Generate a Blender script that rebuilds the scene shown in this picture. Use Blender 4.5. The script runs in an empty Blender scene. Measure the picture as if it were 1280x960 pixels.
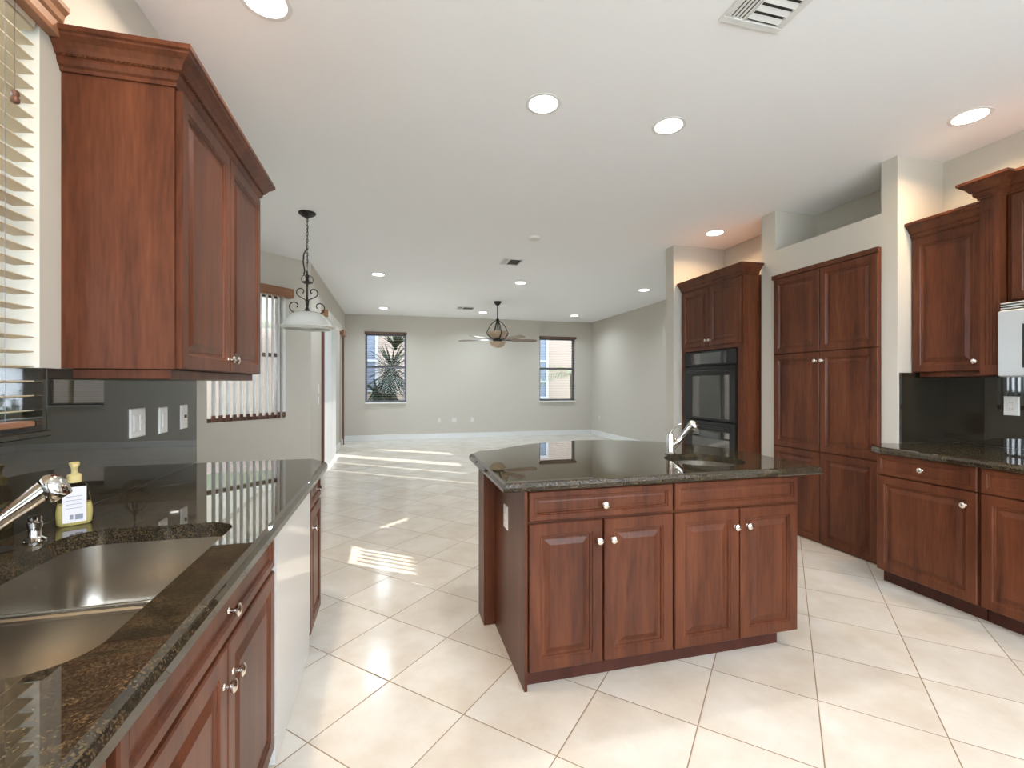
import bpy, bmesh, math, random
from mathutils import Vector, Matrix
random.seed(7)
PI = math.pi
C = bpy.context.scene.collection
scene = bpy.context.scene

# ------------------------------------------------------------------ camera, sky, sun, exposure
YAW = math.radians(14.55)
cam_d = bpy.data.cameras.new('camera')
cam_d.sensor_width = 36.0
cam_d.lens = 36.0 * 578.0 / 1280.0
cam_d.clip_start = 0.02
cam = bpy.data.objects.new('camera', cam_d)
C.objects.link(cam)
cam.location = (0, 0, 1.35)
cam.rotation_euler = (PI / 2, 0, -YAW)
scene.camera = cam

scene.view_settings.view_transform = 'Standard'
scene.view_settings.look = 'None'
scene.view_settings.gamma = 1.0
scene.view_settings.exposure = 0.70
try:
    scene.view_settings.use_curve_mapping = False
except Exception:
    pass
world = bpy.data.worlds.new('world')
scene.world = world
world.use_nodes = True
bg = world.node_tree.nodes['Background']
bg.inputs['Color'].default_value = (0.78, 0.89, 1.0, 1)
SKY = 6.0
bg.inputs['Strength'].default_value = SKY

sun_d = bpy.data.lights.new('sun', 'SUN')
sun_d.energy = 8.0
sun_d.angle = math.radians(0.3)
sun_d.color = (1.0, 0.95, 0.86)
sun = bpy.data.objects.new('sun', sun_d)
C.objects.link(sun)
sun.rotation_euler = Vector((0.80, -0.60, -0.395)).to_track_quat('-Z', 'Y').to_euler()

DOWN_W = 10.0         # watts of a living-room downlight
DOWN_K = 7.4         # watts of a kitchen downlight

# ------------------------------------------------------------------ materials
def new_mat(name):
    m = bpy.data.materials.new(name)
    m.use_nodes = True
    return m, m.node_tree.nodes, m.node_tree.links, m.node_tree.nodes['Principled BSDF']

def plain(name, col, rough=0.5, metal=0.0, coat=0.0, noise=0.0, nscale=20.0, spec=0.5):
    m, n, l, b = new_mat(name)
    b.inputs['Base Color'].default_value = (*col, 1)
    b.inputs['Roughness'].default_value = rough
    b.inputs['Metallic'].default_value = metal
    b.inputs['Coat Weight'].default_value = coat
    b.inputs['Specular IOR Level'].default_value = spec
    if noise:
        tc = n.new('ShaderNodeTexCoord')
        nt = n.new('ShaderNodeTexNoise'); nt.inputs['Scale'].default_value = nscale
        l.new(tc.outputs['Object'], nt.inputs['Vector'])
        mx = n.new('ShaderNodeMix'); mx.data_type = 'RGBA'
        mx.inputs['A'].default_value = (*[c * (1 - noise) for c in col], 1)
        mx.inputs['B'].default_value = (*[min(1, c * (1 + noise)) for c in col], 1)
        l.new(nt.outputs['Fac'], mx.inputs['Factor'])
        l.new(mx.outputs['Result'], b.inputs['Base Color'])
    return m

def wall_mat(name, col):
    m, n, l, b = new_mat(name)
    b.inputs['Base Color'].default_value = (*col, 1)
    b.inputs['Roughness'].default_value = 0.75
    b.inputs['Specular IOR Level'].default_value = 0.25
    tc = n.new('ShaderNodeTexCoord')
    nt = n.new('ShaderNodeTexNoise'); nt.inputs['Scale'].default_value = 90
    bp = n.new('ShaderNodeBump'); bp.inputs['Strength'].default_value = 0.05; bp.inputs['Distance'].default_value = 0.004
    l.new(tc.outputs['Object'], nt.inputs['Vector']); l.new(nt.outputs['Fac'], bp.inputs['Height'])
    l.new(bp.outputs['Normal'], b.inputs['Normal'])
    return m

def wood_mat(name, dark, light, rough=0.32, coat=0.35, scale=(9, 9, 0.9)):
    m, n, l, b = new_mat(name)
    tc = n.new('ShaderNodeTexCoord')
    mp = n.new('ShaderNodeMapping'); mp.inputs['Scale'].default_value = scale
    l.new(tc.outputs['Object'], mp.inputs['Vector'])
    n1 = n.new('ShaderNodeTexNoise'); n1.inputs['Scale'].default_value = 1.0; n1.inputs['Detail'].default_value = 4; n1.inputs['Distortion'].default_value = 0.6
    l.new(mp.outputs['Vector'], n1.inputs['Vector'])
    n2 = n.new('ShaderNodeTexNoise'); n2.inputs['Scale'].default_value = 9.0; n2.inputs['Detail'].default_value = 3
    l.new(mp.outputs['Vector'], n2.inputs['Vector'])
    ad = n.new('ShaderNodeMath'); ad.operation = 'MULTIPLY_ADD'; ad.inputs[1].default_value = 0.35
    l.new(n2.outputs['Fac'], ad.inputs[0])
    sc = n.new('ShaderNodeMath'); sc.operation = 'MULTIPLY'; sc.inputs[1].default_value = 0.72
    l.new(n1.outputs['Fac'], sc.inputs[0]); l.new(sc.outputs[0], ad.inputs[2])
    cr = n.new('ShaderNodeValToRGB')
    cr.color_ramp.elements[0].position = 0.36; cr.color_ramp.elements[0].color = (*dark, 1)
    cr.color_ramp.elements[1].position = 0.72; cr.color_ramp.elements[1].color = (*light, 1)
    l.new(ad.outputs[0], cr.inputs['Fac'])
    l.new(cr.outputs['Color'], b.inputs['Base Color'])
    b.inputs['Roughness'].default_value = rough
    b.inputs['Coat Weight'].default_value = coat
    b.inputs['Coat Roughness'].default_value = 0.18
    b.inputs['Specular IOR Level'].default_value = 0.24
    return m

def granite_mat(name, speck=1.0):
    m, n, l, b = new_mat(name)
    tc = n.new('ShaderNodeTexCoord')
    v1 = n.new('ShaderNodeTexVoronoi'); v1.inputs['Scale'].default_value = 360
    v2 = n.new('ShaderNodeTexNoise'); v2.inputs['Scale'].default_value = 260; v2.inputs['Detail'].default_value = 4
    v3 = n.new('ShaderNodeTexNoise'); v3.inputs['Scale'].default_value = 22; v3.inputs['Detail'].default_value = 3
    for x in (v1, v2, v3): l.new(tc.outputs['Object'], x.inputs['Vector'])
    cr = n.new('ShaderNodeValToRGB')
    e = cr.color_ramp.elements
    e[0].position = 0.0; e[0].color = (0.006, 0.006, 0.005, 1)
    e[1].position = 1.0; e[1].color = (0.09 * speck, 0.066 * speck, 0.036 * speck, 1)
    a = cr.color_ramp.elements.new(0.48); a.color = (0.016, 0.014, 0.010, 1)
    a = cr.color_ramp.elements.new(0.60); a.color = (0.028 * speck + .010, 0.021 * speck + .009, 0.013 * speck + .007, 1)
    l.new(v2.outputs['Fac'], cr.inputs['Fac'])
    sp = n.new('ShaderNodeValToRGB')
    sp.color_ramp.elements[0].position = 0.52; sp.color_ramp.elements[0].color = (0, 0, 0, 1)
    sp.color_ramp.elements[1].position = 0.75; sp.color_ramp.elements[1].color = (1, 1, 1, 1)
    sep = n.new('ShaderNodeSeparateColor')
    l.new(v1.outputs['Color'], sep.inputs['Color'])
    mul = n.new('ShaderNodeMath'); mul.operation = 'MULTIPLY_ADD'; mul.inputs[1].default_value = 0.45
    l.new(sep.outputs['Red'], mul.inputs[0]); 
    h = n.new('ShaderNodeMath'); h.operation = 'MULTIPLY'; h.inputs[1].default_value = 0.55
    l.new(v3.outputs['Fac'], h.inputs[0]); l.new(h.outputs[0], mul.inputs[2])
    l.new(mul.outputs[0], sp.inputs['Fac'])
    mx = n.new('ShaderNodeMix'); mx.data_type = 'RGBA'
    l.new(sp.outputs['Color'], mx.inputs['Factor'])
    l.new(cr.outputs['Color'], mx.inputs['A'])
    mx.inputs['B'].default_value = (0.090 * speck + .01, 0.058 * speck + .01, 0.026 * speck + .008, 1)
    l.new(mx.outputs['Result'], b.inputs['Base Color'])
    b.inputs['Roughness'].default_value = 0.018
    b.inputs['IOR'].default_value = 1.55
    b.inputs['Specular IOR Level'].default_value = 0.9
    return m

def tile_mat(name):
    m, n, l, b = new_mat(name)
    P = 0.4175
    tc = n.new('ShaderNodeTexCoord')
    sx = n.new('ShaderNodeSeparateXYZ'); l.new(tc.outputs['Object'], sx.inputs[0])
    def math_(op, a, bb=None, c=None):
        x = n.new('ShaderNodeMath'); x.operation = op
        for i, v in enumerate((a, bb, c)):
            if v is None: continue
            if isinstance(v, (int, float)): x.inputs[i].default_value = v
            else: l.new(v, x.inputs[i])
        return x.outputs[0]
    r = 0.70710678
    q = math_('MULTIPLY', math_('ADD', sx.outputs['X'], sx.outputs['Y']), r)
    p = math_('MULTIPLY', math_('SUBTRACT', sx.outputs['X'], sx.outputs['Y']), r)
    tp = math_('DIVIDE', math_('ADD', p, 1.963 + 40 * P), P)
    tq = math_('DIVIDE', math_('ADD', q, -1.111 + 40 * P), P)
    def edge(t):
        f = math_('FRACT', t)
        return math_('MINIMUM', f, math_('SUBTRACT', 1.0, f))
    d = math_('MINIMUM', edge(tp), edge(tq))
    grout = math_('LESS_THAN', d, 0.0052)
    soft = n.new('ShaderNodeMapRange'); soft.inputs['From Min'].default_value = 0.004; soft.inputs['From Max'].default_value = 0.014
    l.new(d, soft.inputs['Value'])
    comb = n.new('ShaderNodeCombineXYZ')
    l.new(math_('FLOOR', tp), comb.inputs[0]); l.new(math_('FLOOR', tq), comb.inputs[1])
    wn = n.new('ShaderNodeTexWhiteNoise'); wn.noise_dimensions = '3D'; l.new(comb.outputs[0], wn.inputs['Vector'])
    off = n.new('ShaderNodeVectorMath'); off.operation = 'MULTIPLY_ADD'
    off.inputs[1].default_value = (7, 7, 7)
    l.new(wn.outputs['Color'], off.inputs[0]); l.new(tc.outputs['Object'], off.inputs[2])
    n1 = n.new('ShaderNodeTexNoise'); n1.inputs['Scale'].default_value = 3.2; n1.inputs['Detail'].default_value = 6; n1.inputs['Roughness'].default_value = 0.62
    l.new(off.outputs[0], n1.inputs['Vector'])
    cr = n.new('ShaderNodeValToRGB')
    cr.color_ramp.elements[0].position = 0.30; cr.color_ramp.elements[0].color = (0.60, 0.525, 0.43, 1)
    cr.color_ramp.elements[1].position = 0.66; cr.color_ramp.elements[1].color = (0.72, 0.675, 0.61, 1)
    l.new(n1.outputs['Fac'], cr.inputs['Fac'])
    hv = n.new('ShaderNodeHueSaturation')
    l.new(cr.outputs['Color'], hv.inputs['Color'])
    l.new(math_('MULTIPLY_ADD', wn.outputs['Value'], 0.07, 0.965), hv.inputs['Value'])
    mx = n.new('ShaderNodeMix'); mx.data_type = 'RGBA'
    l.new(grout, mx.inputs['Factor']); l.new(hv.outputs['Color'], mx.inputs['A'])
    mx.inputs['B'].default_value = (0.25, 0.17, 0.10, 1)
    l.new(mx.outputs['Result'], b.inputs['Base Color'])
    l.new(math_('MULTIPLY_ADD', grout, 0.5, 0.17), b.inputs['Roughness'])
    bp = n.new('ShaderNodeBump'); bp.inputs['Strength'].default_value = 0.35; bp.inputs['Distance'].default_value = 0.002
    l.new(soft.outputs['Result'], bp.inputs['Height']); l.new(bp.outputs['Normal'], b.inputs['Normal'])
    return m

def glass_mat(name, tint=(1, 1, 1), refl=0.08):
    m = bpy.data.materials.new(name); m.use_nodes = True
    n, l = m.node_tree.nodes, m.node_tree.links
    n.clear()
    out = n.new('ShaderNodeOutputMaterial')
    tr = n.new('ShaderNodeBsdfTransparent'); tr.inputs['Color'].default_value = (*tint, 1)
    gl = n.new('ShaderNodeBsdfGlossy'); gl.inputs['Roughness'].default_value = 0.01
    fr = n.new('ShaderNodeFresnel'); fr.inputs['IOR'].default_value = 1.18
    mx = n.new('ShaderNodeMixShader')
    l.new(fr.outputs[0], mx.inputs[0]); l.new(tr.outputs[0], mx.inputs[1]); l.new(gl.outputs[0], mx.inputs[2])
    l.new(mx.outputs[0], out.inputs['Surface'])
    return m

def emit_mat(name, col, s):
    m, n, l, b = new_mat(name)
    b.inputs['Base Color'].default_value = (0.8, 0.8, 0.8, 1)
    b.inputs['Emission Color'].default_value = (*col, 1)
    b.inputs['Emission Strength'].default_value = s
    return m

def trans_mat(name, col, tcol, fac, rough=0.6):
    m = bpy.data.materials.new(name); m.use_nodes = True
    n, l = m.node_tree.nodes, m.node_tree.links
    b = n['Principled BSDF']; out = n['Material Output']
    b.inputs['Base Color'].default_value = (*col, 1); b.inputs['Roughness'].default_value = rough
    t = n.new('ShaderNodeBsdfTranslucent'); t.inputs['Color'].default_value = (*tcol, 1)
    mx = n.new('ShaderNodeMixShader'); mx.inputs[0].default_value = fac
    l.new(b.outputs[0], mx.inputs[1]); l.new(t.outputs[0], mx.inputs[2]); l.new(mx.outputs[0], out.inputs['Surface'])
    return m

M = {}
M['wall'] = wall_mat('wall_paint', (0.59, 0.55, 0.485))
M['ceiling'] = wall_mat('ceiling_paint', (0.95, 0.955, 0.965))
M['tile'] = tile_mat('cream_floor_tile')
M['white'] = plain('white_trim', (0.80, 0.80, 0.78), 0.35)
M['wood'] = wood_mat('cherry_wood', (0.058, 0.0165, 0.0078), (0.158, 0.0485, 0.0205), 0.36, 0.05)
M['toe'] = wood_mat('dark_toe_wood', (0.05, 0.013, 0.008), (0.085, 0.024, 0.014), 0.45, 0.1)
M['valance'] = wood_mat('valance_wood', (0.22, 0.10, 0.055), (0.36, 0.18, 0.10), 0.4, 0.2, (2, 2, 14))
M['granite'] = granite_mat('dark_granite')
M['granite_splash'] = granite_mat('dark_granite_backsplash', 0.35)
M['steel'] = plain('brushed_steel', (0.50, 0.46, 0.40), 0.27, 1.0, noise=0.10, nscale=3)
M['chrome'] = plain('polished_chrome', (0.62, 0.60, 0.57), 0.05, 1.0)
M['nickel'] = plain('satin_nickel', (0.80, 0.77, 0.72), 0.22, 1.0)
M['iron'] = plain('black_iron', (0.022, 0.020, 0.018), 0.45, 0.3)
M['bronze'] = plain('bronze_frame', (0.12, 0.075, 0.055), 0.4, 0.2)
M['frame_grey'] = plain('grey_window_frame', (0.13, 0.14, 0.18), 0.4, 0.3)
M['brown'] = plain('dark_brown_frame', (0.13, 0.05, 0.028), 0.4)
M['glass'] = glass_mat('window_glass')
M['black_glass'] = plain('black_oven_glass', (0.012, 0.016, 0.016), 0.03, 0.0, 1.0, spec=1.0)
M['black'] = plain('black_enamel', (0.010, 0.010, 0.011), 0.30, spec=0.35)
M['display'] = plain('dark_display', (0.02, 0.03, 0.035), 0.04, coat=1.0, spec=1.0)
M['ss'] = plain('stainless_front', (0.68, 0.70, 0.71), 0.28, 0.55, noise=0.05, nscale=4)
M['dish'] = plain('white_enamel', (0.68, 0.66, 0.64), 0.14, coat=0.5)
M['plate'] = plain('white_plate', (0.80, 0.77, 0.72), 0.35)
M['plate_wall'] = plain('almond_plate', (0.68, 0.655, 0.61), 0.4)
M['plate_dark'] = plain('plate_slot', (0.08, 0.06, 0.055), 0.5)
M['blind'] = trans_mat('cream_slat', (0.70, 0.60, 0.46), (0.55, 0.42, 0.28), 0.20)
M['vane'] = trans_mat('white_vane', (0.78, 0.78, 0.77), (0.8, 0.8, 0.8), 0.30)
M['lens'] = emit_mat('downlight_lens', (1.0, 0.97, 0.92), 7.0)
M['shade'] = trans_mat('frosted_glass_shade', (0.86, 0.86, 0.83), (0.9, 0.9, 0.86), 0.35, 0.3)
M['amber'] = trans_mat('scavo_glass', (0.62, 0.50, 0.38), (0.75, 0.6, 0.42), 0.4, 0.4)
M['valance_dark'] = wood_mat('dark_valance_wood', (0.09, 0.045, 0.03), (0.16, 0.09, 0.06), 0.45, 0.1, (2, 2, 14))
M['blade'] = wood_mat('fan_blade_wood', (0.18, 0.12, 0.085), (0.32, 0.23, 0.17), 0.35, 0.3, (2, 14, 14))
M['soap'] = trans_mat('yellow_soap', (0.90, 0.78, 0.34), (0.95, 0.84, 0.42), 0.35, 0.2)
M['pump'] = trans_mat('yellow_pump', (0.86, 0.74, 0.36), (0.9, 0.8, 0.45), 0.35, 0.35)
M['label'] = plain('soap_label', (0.72, 0.70, 0.74), 0.5)
M['ink'] = plain('label_ink', (0.25, 0.27, 0.33), 0.6)
M['bottle'] = glass_mat('clear_bottle', (0.93, 0.92, 0.86))
M['stucco'] = plain('neighbour_stucco', (0.27, 0.205, 0.175), 0.9, noise=0.06, nscale=30)
M['nb_pane'] = plain('neighbour_window_glass', (0.10, 0.12, 0.17), 0.3)
M['nb_trim'] = plain('neighbour_trim', (0.32, 0.33, 0.36), 0.7)
M['leaf'] = plain('yucca_leaf', (0.036, 0.058, 0.042), 0.80, spec=0.15, noise=0.4, nscale=3)
M['palm'] = plain('palm_leaf', (0.14, 0.18, 0.08), 0.5, noise=0.3, nscale=3)
M['bark'] = plain('bark', (0.18, 0.13, 0.09), 0.9, noise=0.3)
M['hedge'] = plain('hedge_leaf', (0.035, 0.075, 0.04), 0.6, noise=0.5, nscale=14)
M['grass'] = plain('lawn', (0.10, 0.19, 0.055), 0.9, noise=0.3, nscale=6)
M['paving'] = plain('patio_paving', (0.60, 0.60, 0.60), 0.8, noise=0.1, nscale=4)
M['bounce'] = plain('pale_bounce_ground', (0.74, 0.73, 0.72), 0.85, noise=0.05, nscale=3)  # pale colour for the added light-bouncing ground behind the house
M['vent_dark'] = plain('vent_dark', (0.05, 0.045, 0.04), 0.7)

# ------------------------------------------------------------------ mesh helpers
class MB:
    def __init__(self):
        self.bm = bmesh.new()
    def quadloop(self, loops, cap0=True, cap1=True, closed=True):
        bm = self.bm
        L = [[bm.verts.new(p) for p in lp] for lp in loops]
        n = len(L[0])
        for a, b in zip(L, L[1:]):
            for i in range(n if closed else n - 1):
                j = (i + 1) % n
                bm.faces.new((a[i], a[j], b[j], b[i]))
        if cap0 and n > 2: bm.faces.new(list(reversed(L[0])))
        if cap1 and n > 2: bm.faces.new(L[-1])
        return L
    def box(self, x0, x1, y0, y1, z0, z1, bev=0.0):
        x0, x1 = sorted((x0, x1)); y0, y1 = sorted((y0, y1)); z0, z1 = sorted((z0, z1))
        if bev <= 0:
            self.quadloop([[(x0, y0, z), (x1, y0, z), (x1, y1, z), (x0, y1, z)] for z in (z0, z1)])
        else:
            b = bev
            def r(i, z): return [(x0 + i, y0 + i, z), (x1 - i, y0 + i, z), (x1 - i, y1 - i, z), (x0 + i, y1 - i, z)]
            self.quadloop([r(b, z0), r(0, z0 + b), r(0, z1 - b), r(b, z1)])
        return self
    def obox(self, o, u, v, w):
        """oriented box from corner o with edge vectors u v w"""
        o, u, v, w = map(Vector, (o, u, v, w))
        self.quadloop([[o, o + u, o + u + v, o + v], [o + w, o + u + w, o + u + v + w, o + v + w]])
        return self
    def lathe(self, c, prof, seg=24, axis=(0, 0, 1)):
        c = Vector(c); a = Vector(axis).normalized()
        t = Vector((1, 0, 0)) if abs(a.x) < 0.9 else Vector((0, 1, 0))
        u = a.cross(t).normalized(); v = a.cross(u)
        loops = [[c + a * h + (u * math.cos(2 * PI * k / seg) + v * math.sin(2 * PI * k / seg)) * max(r, 1e-4) for k in range(seg)] for r, h in prof]
        self.quadloop(loops)
        return self
    def tube(self, pts, r, seg=8):
        pts = [Vector(p) for p in pts]
        rs = r if isinstance(r, (list, tuple)) else [r] * len(pts)
        loops = []
        up = None
        for i, p in enumerate(pts):
            d = (pts[min(i + 1, len(pts) - 1)] - pts[max(i - 1, 0)]).normalized()
            if up is None:
                t = Vector((0, 0, 1)) if abs(d.z) < 0.9 else Vector((1, 0, 0))
                up = d.cross(t).normalized()
            up = (up - d * up.dot(d)).normalized()
            w = d.cross(up)
            loops.append([p + (up * math.cos(2 * PI * k / seg) + w * math.sin(2 * PI * k / seg)) * rs[i] for k in range(seg)])
        self.quadloop(loops)
        return self
    def panel(self, o, u, n, w, h, prof, up=(0, 0, 1)):
        """framed raised panel: nested rectangles; prof = [(inset, height)]"""
        o, u, n, up = Vector(o), Vector(u).normalized(), Vector(n).normalized(), Vector(up)
        loops = []
        for ins, ht in prof:
            loops.append([o + u * a + up * b + n * ht for a, b in ((ins, ins), (w - ins, ins), (w - ins, h - ins), (ins, h - ins))])
        self.quadloop(loops)
        return self
    def build(self, name, mat, parent=None, origin=None, smooth=False, bevel=0.0):
        bm = self.bm
        bmesh.ops.remove_doubles(bm, verts=bm.verts, dist=1e-6)
        bmesh.ops.recalc_face_normals(bm, faces=bm.faces)
        if parent is not None:
            r = parent
            while r.parent: r = r.parent
            off = r.location.copy()
        elif origin is not None:
            off = Vector(origin)
        else:
            xs = [v.co for v in bm.verts]
            off = Vector(((min(c.x for c in xs) + max(c.x for c in xs)) / 2, (min(c.y for c in xs) + max(c.y for c in xs)) / 2, min(c.z for c in xs)))
        for v in bm.verts: v.co -= off
        me = bpy.data.meshes.new(name)
        bm.to_mesh(me); bm.free()
        me.materials.append(mat)
        if smooth:
            for p in me.polygons: p.use_smooth = True
            try:
                me.set_sharp_from_angle(angle=math.radians(40))
            except Exception:
                pass
        o = bpy.data.objects.new(name, me)
        C.objects.link(o)
        if parent is not None:
            o.parent = parent
        else:
            o.location = off
        if bevel:
            md = o.modifiers.new('bevel', 'BEVEL'); md.width = bevel; md.segments = 2; md.limit_method = 'ANGLE'
        return o

def thing(name, label, cat, loc=(0, 0, 0), group=None):
    o = bpy.data.objects.new(name, None)
    o.empty_display_size = 0.1
    C.objects.link(o)
    o.location = loc
    o['label'] = label; o['category'] = cat
    if group: o['group'] = group
    return o
def tag(o, label, cat, group=None):
    o['label'] = label; o['category'] = cat
    if group: o['group'] = group
    return o
def struct(o, label=None):
    o['kind'] = 'structure'
    if label: o['label'] = label
    return o
def copy_tree(o, parent=None):
    c = o.copy(); C.objects.link(c)
    if parent is not None:
        c.parent = parent
    for ch in list(o.children):
        copy_tree(ch, c)
    return c

CZ = 3.0           # ceiling height

def wall_seg(name, p0, p1, openings=(), z0=0.0, z1=CZ, th=0.18, mat='wall', ext0=0.0, ext1=0.0):
    """wall whose room face runs p0 -> p1, thickness towards the left-hand side; openings (s0, s1, z0, z1)"""
    p0, p1 = Vector((*p0, 0)), Vector((*p1, 0))
    d = (p1 - p0); L = d.length; d.normalize(); nrm = Vector((-d.y, d.x, 0))
    mb = MB()
    def part(s0, s1, a, b):
        if s1 - s0 > 1e-4 and b - a > 1e-4:
            mb.obox(p0 + d * s0 + Vector((0, 0, a)), d * (s1 - s0), nrm * th, Vector((0, 0, b - a)))
    s = -ext0
    for (a, b, c, e) in sorted(openings):
        part(s, a, z0, z1); part(a, b, z0, c); part(a, b, e, z1); s = b
    part(s, L + ext1, z0, z1)
    return struct(mb.build(name, M[mat]))

# ------------------------------------------------------------------ room shell
struct(MB().box(-3.2, 6.0, -2.0, 12.0, -0.12, 0.0).build('floor', M['tile'], origin=(0, 0, 0)), 'cream square floor tiles laid on the diagonal with brown grout')
struct(MB().box(-3.2, 6.0, -2.0, 12.0, CZ, CZ + 0.12).build('ceiling', M['ceiling']))
A_, B_, C_, D_, E_, F_, G_ = (-1.07, -1.8), (-1.07, 2.93), (-2.15, 4.01), (-2.15, 5.72), (-1.07, 6.80), (-1.07, 11.5), (5.2, 11.5)
wall_seg('wall_left', A_, B_, [(0.68 + 1.8, 1.776 + 1.8, 1.187, 2.50)])
wall_seg('wall_bay_near', B_, C_, [(0.30, 1.25, 0.905, 2.50)], ext0=-0.05)
wall_seg('wall_bay_side', C_, D_, [(1.05, 1.58, 0.905, 2.50)], ext0=0.07, ext1=0.07)
wall_seg('wall_bay_far', D_, E_, [(0.205, 1.145, 0.905, 2.50)], ext1=-0.0)
wall_seg('wall_left_living', E_, F_, [(0.98, 2.83, 0.0, 2.44), (3.60, 4.05, 0.0, 2.44)], ext1=0.18)
wall_seg('wall_back', F_, G_, [(0.45, 1.41, 0.91, 2.56), (4.80, 5.79, 0.91, 2.56)])
wall_seg('wall_right_living', G_, (5.2, 5.0), ext0=0.18, ext1=0.16)
wall_seg('wall_niche_end', (5.2, 5.0), (3.24, 5.0), th=0.16)
wall_seg('wall_oven_niche', (3.95, 4.84), (3.95, 3.80))
# pantry chase (plasterboard box with the display niche over the pantry)
mb = MB()
mb.box(3.53, 4.0, 2.53, 2.645, 0, CZ)
mb.box(3.53, 4.13, 3.63, 3.80, 0, CZ)
mb.box(3.53, 4.05, 2.645, 3.63, 2.375, 2.62)
mb.box(4.01, 4.13, 2.645, 3.63, 0, CZ)
struct(mb.build('wall_pantry', M['wall'], origin=(3.53, 3.1, 0)))
wall_seg('wall_right', (3.98, 2.53), (3.98, -1.8))
wall_seg('wall_rear', (3.98, -1.8), (-1.07, -1.8), [(0.3, 4.75, 0.80, 2.85)], ext0=0.18, ext1=0.18)

# baseboards
def bb(name, x0, x1, y0, y1, h=0.13):
    struct(MB().box(x0, x1, y0, y1, 0.0, h, 0.004).build(name, M['white']))
bb('baseboard_back', -1.07, 5.2, 11.483, 11.499)
bb('baseboard_right', 5.183, 5.199, 5.0, 11.48)
bb('baseboard_left', -1.069, -1.053, 10.86, 11.48)
bb('baseboard_left_post', -1.069, -1.053, 9.66, 10.36)
bb('baseboard_left_corner', -1.069, -1.053, 6.83, 7.72)
bb('baseboard_niche_end', 3.222, 3.239, 4.84, 5.0)
bb('baseboard_pantry', 3.44, 3.63, 2.515, 2.529, 0.10)

# ------------------------------------------------------------------ windows
def window(name, p0, p1, s0, s1, z0, z1, depth, mat, label, meet=True, back=0.0):
    """frame, meeting rail and glass set 'depth' outside the room face"""
    p0, p1 = Vector((*p0, 0)), Vector((*p1, 0))
    d = (p1 - p0).normalized(); nrm = Vector((-d.y, d.x, 0))
    o = p0 + nrm * depth
    f = 0.045; t = 0.05
    mb = MB()
    def bar(a, b, c, e, dt=0.0):
        mb.obox(o + d * a + nrm * dt + Vector((0, 0, c)), d * (b - a), nrm * t, Vector((0, 0, e - c)))
    bar(s0, s1, z0, z0 + f); bar(s0, s1, z1 - f, z1)
    bar(s0, s0 + f, z0 + f, z1 - f); bar(s1 - f, s1, z0 + f, z1 - f)
    zm = (z0 + z1) / 2 + 0.02
    fr = struct(mb.build(name, M[mat], origin=tuple(o + d * s0 + Vector((0, 0, z0)))), label)
    if meet:
        mb = MB()
        mb.obox(o + d * (s0 + f) - nrm * 0.008 + Vector((0, 0, zm - 0.025)), d * (s1 - s0 - 2 * f), nrm * 0.045, Vector((0, 0, 0.05)))
        mb.build('meeting_rail', M[mat], fr)
    mb = MB()
    mb.obox(o + d * (s0 + f * .8) + nrm * 0.022 + Vector((0, 0, z0 + f * .8)), d * (s1 - s0 - 1.6 * f), nrm * 0.005, Vector((0, 0, z1 - z0 - 1.6 * f)))
    mb.build('glass_pane', M['glass'], fr)
    return fr
window('window_1', A_, B_, 0.68 + 1.8, 1.776 + 1.8, 1.187, 2.50, 0.125, 'white', 'kitchen window over the double sink behind the cream blind')
window('window_2', D_, E_, 0.205, 1.145, 0.905, 2.50, 0.10, 'bronze', 'bay window behind the vertical blind of white vanes')
window('window_3', C_, D_, 1.05, 1.58, 0.905, 2.50, 0.10, 'bronze', 'side window of the bay')
window('window_4', B_, C_, 0.30, 1.25, 0.905, 2.50, 0.10, 'bronze', 'near window of the bay')
window('window_5', F_, G_, 0.45, 1.41, 0.91, 2.56, 0.09, 'frame_grey', 'back wall window with a spiky plant outside')
window('window_6', F_, G_, 4.80, 5.79, 0.91, 2.56, 0.09, 'frame_grey', 'back wall window in front of the peach wall')
window('added_rear_window', (3.98, -1.8), A_, 0.3, 4.75, 0.80, 2.85, 0.10, 'white', 'wide added window behind the camera letting in extra daylight', meet=False)  # unseen opening added so daylight fills the room from the rear
for i, (a, b) in enumerate(((-0.62, 0.34), (3.73, 4.72))):
    struct(MB().box(a, b, 11.44, 11.59, 0.882, 0.912, 0.004).build('trim_%d' % (i + 1), M['white']), 'white marble sill below the back window')

# sliding doors
def slider(name, s0, s1, label, leaves=2):
    z1 = 2.44
    x = -1.20
    y0, y1 = 6.80 + s0, 6.80 + s1
    mb = MB()
    mb.box(x, x + .09, y0, y0 + .05, 0, z1); mb.box(x, x + .09, y1 - .05, y1, 0, z1)
    mb.box(x, x + .09, y0 + .05, y1 - .05, z1 - .05, z1); mb.box(x, x + .09, y0 + .05, y1 - .05, 0, .035)
    if leaves == 2:
        ym = (y0 + y1) / 2
        mb.box(x + .02, x + .07, ym - .04, ym + .04, .035, z1 - .05)
    fr = struct(mb.build(name, M['bronze'], origin=(x, y0, 0)), label)
    MB().box(x + .04, x + .046, y0 + .04, y1 - .04, .03, z1 - .04).build('glass_pane', M['glass'], fr)
slider('door_1', 0.98, 2.83, 'glass sliding door in the left living room wall')
slider('door_2', 3.60, 4.05, 'narrow glass door near the back corner', 1)

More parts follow.
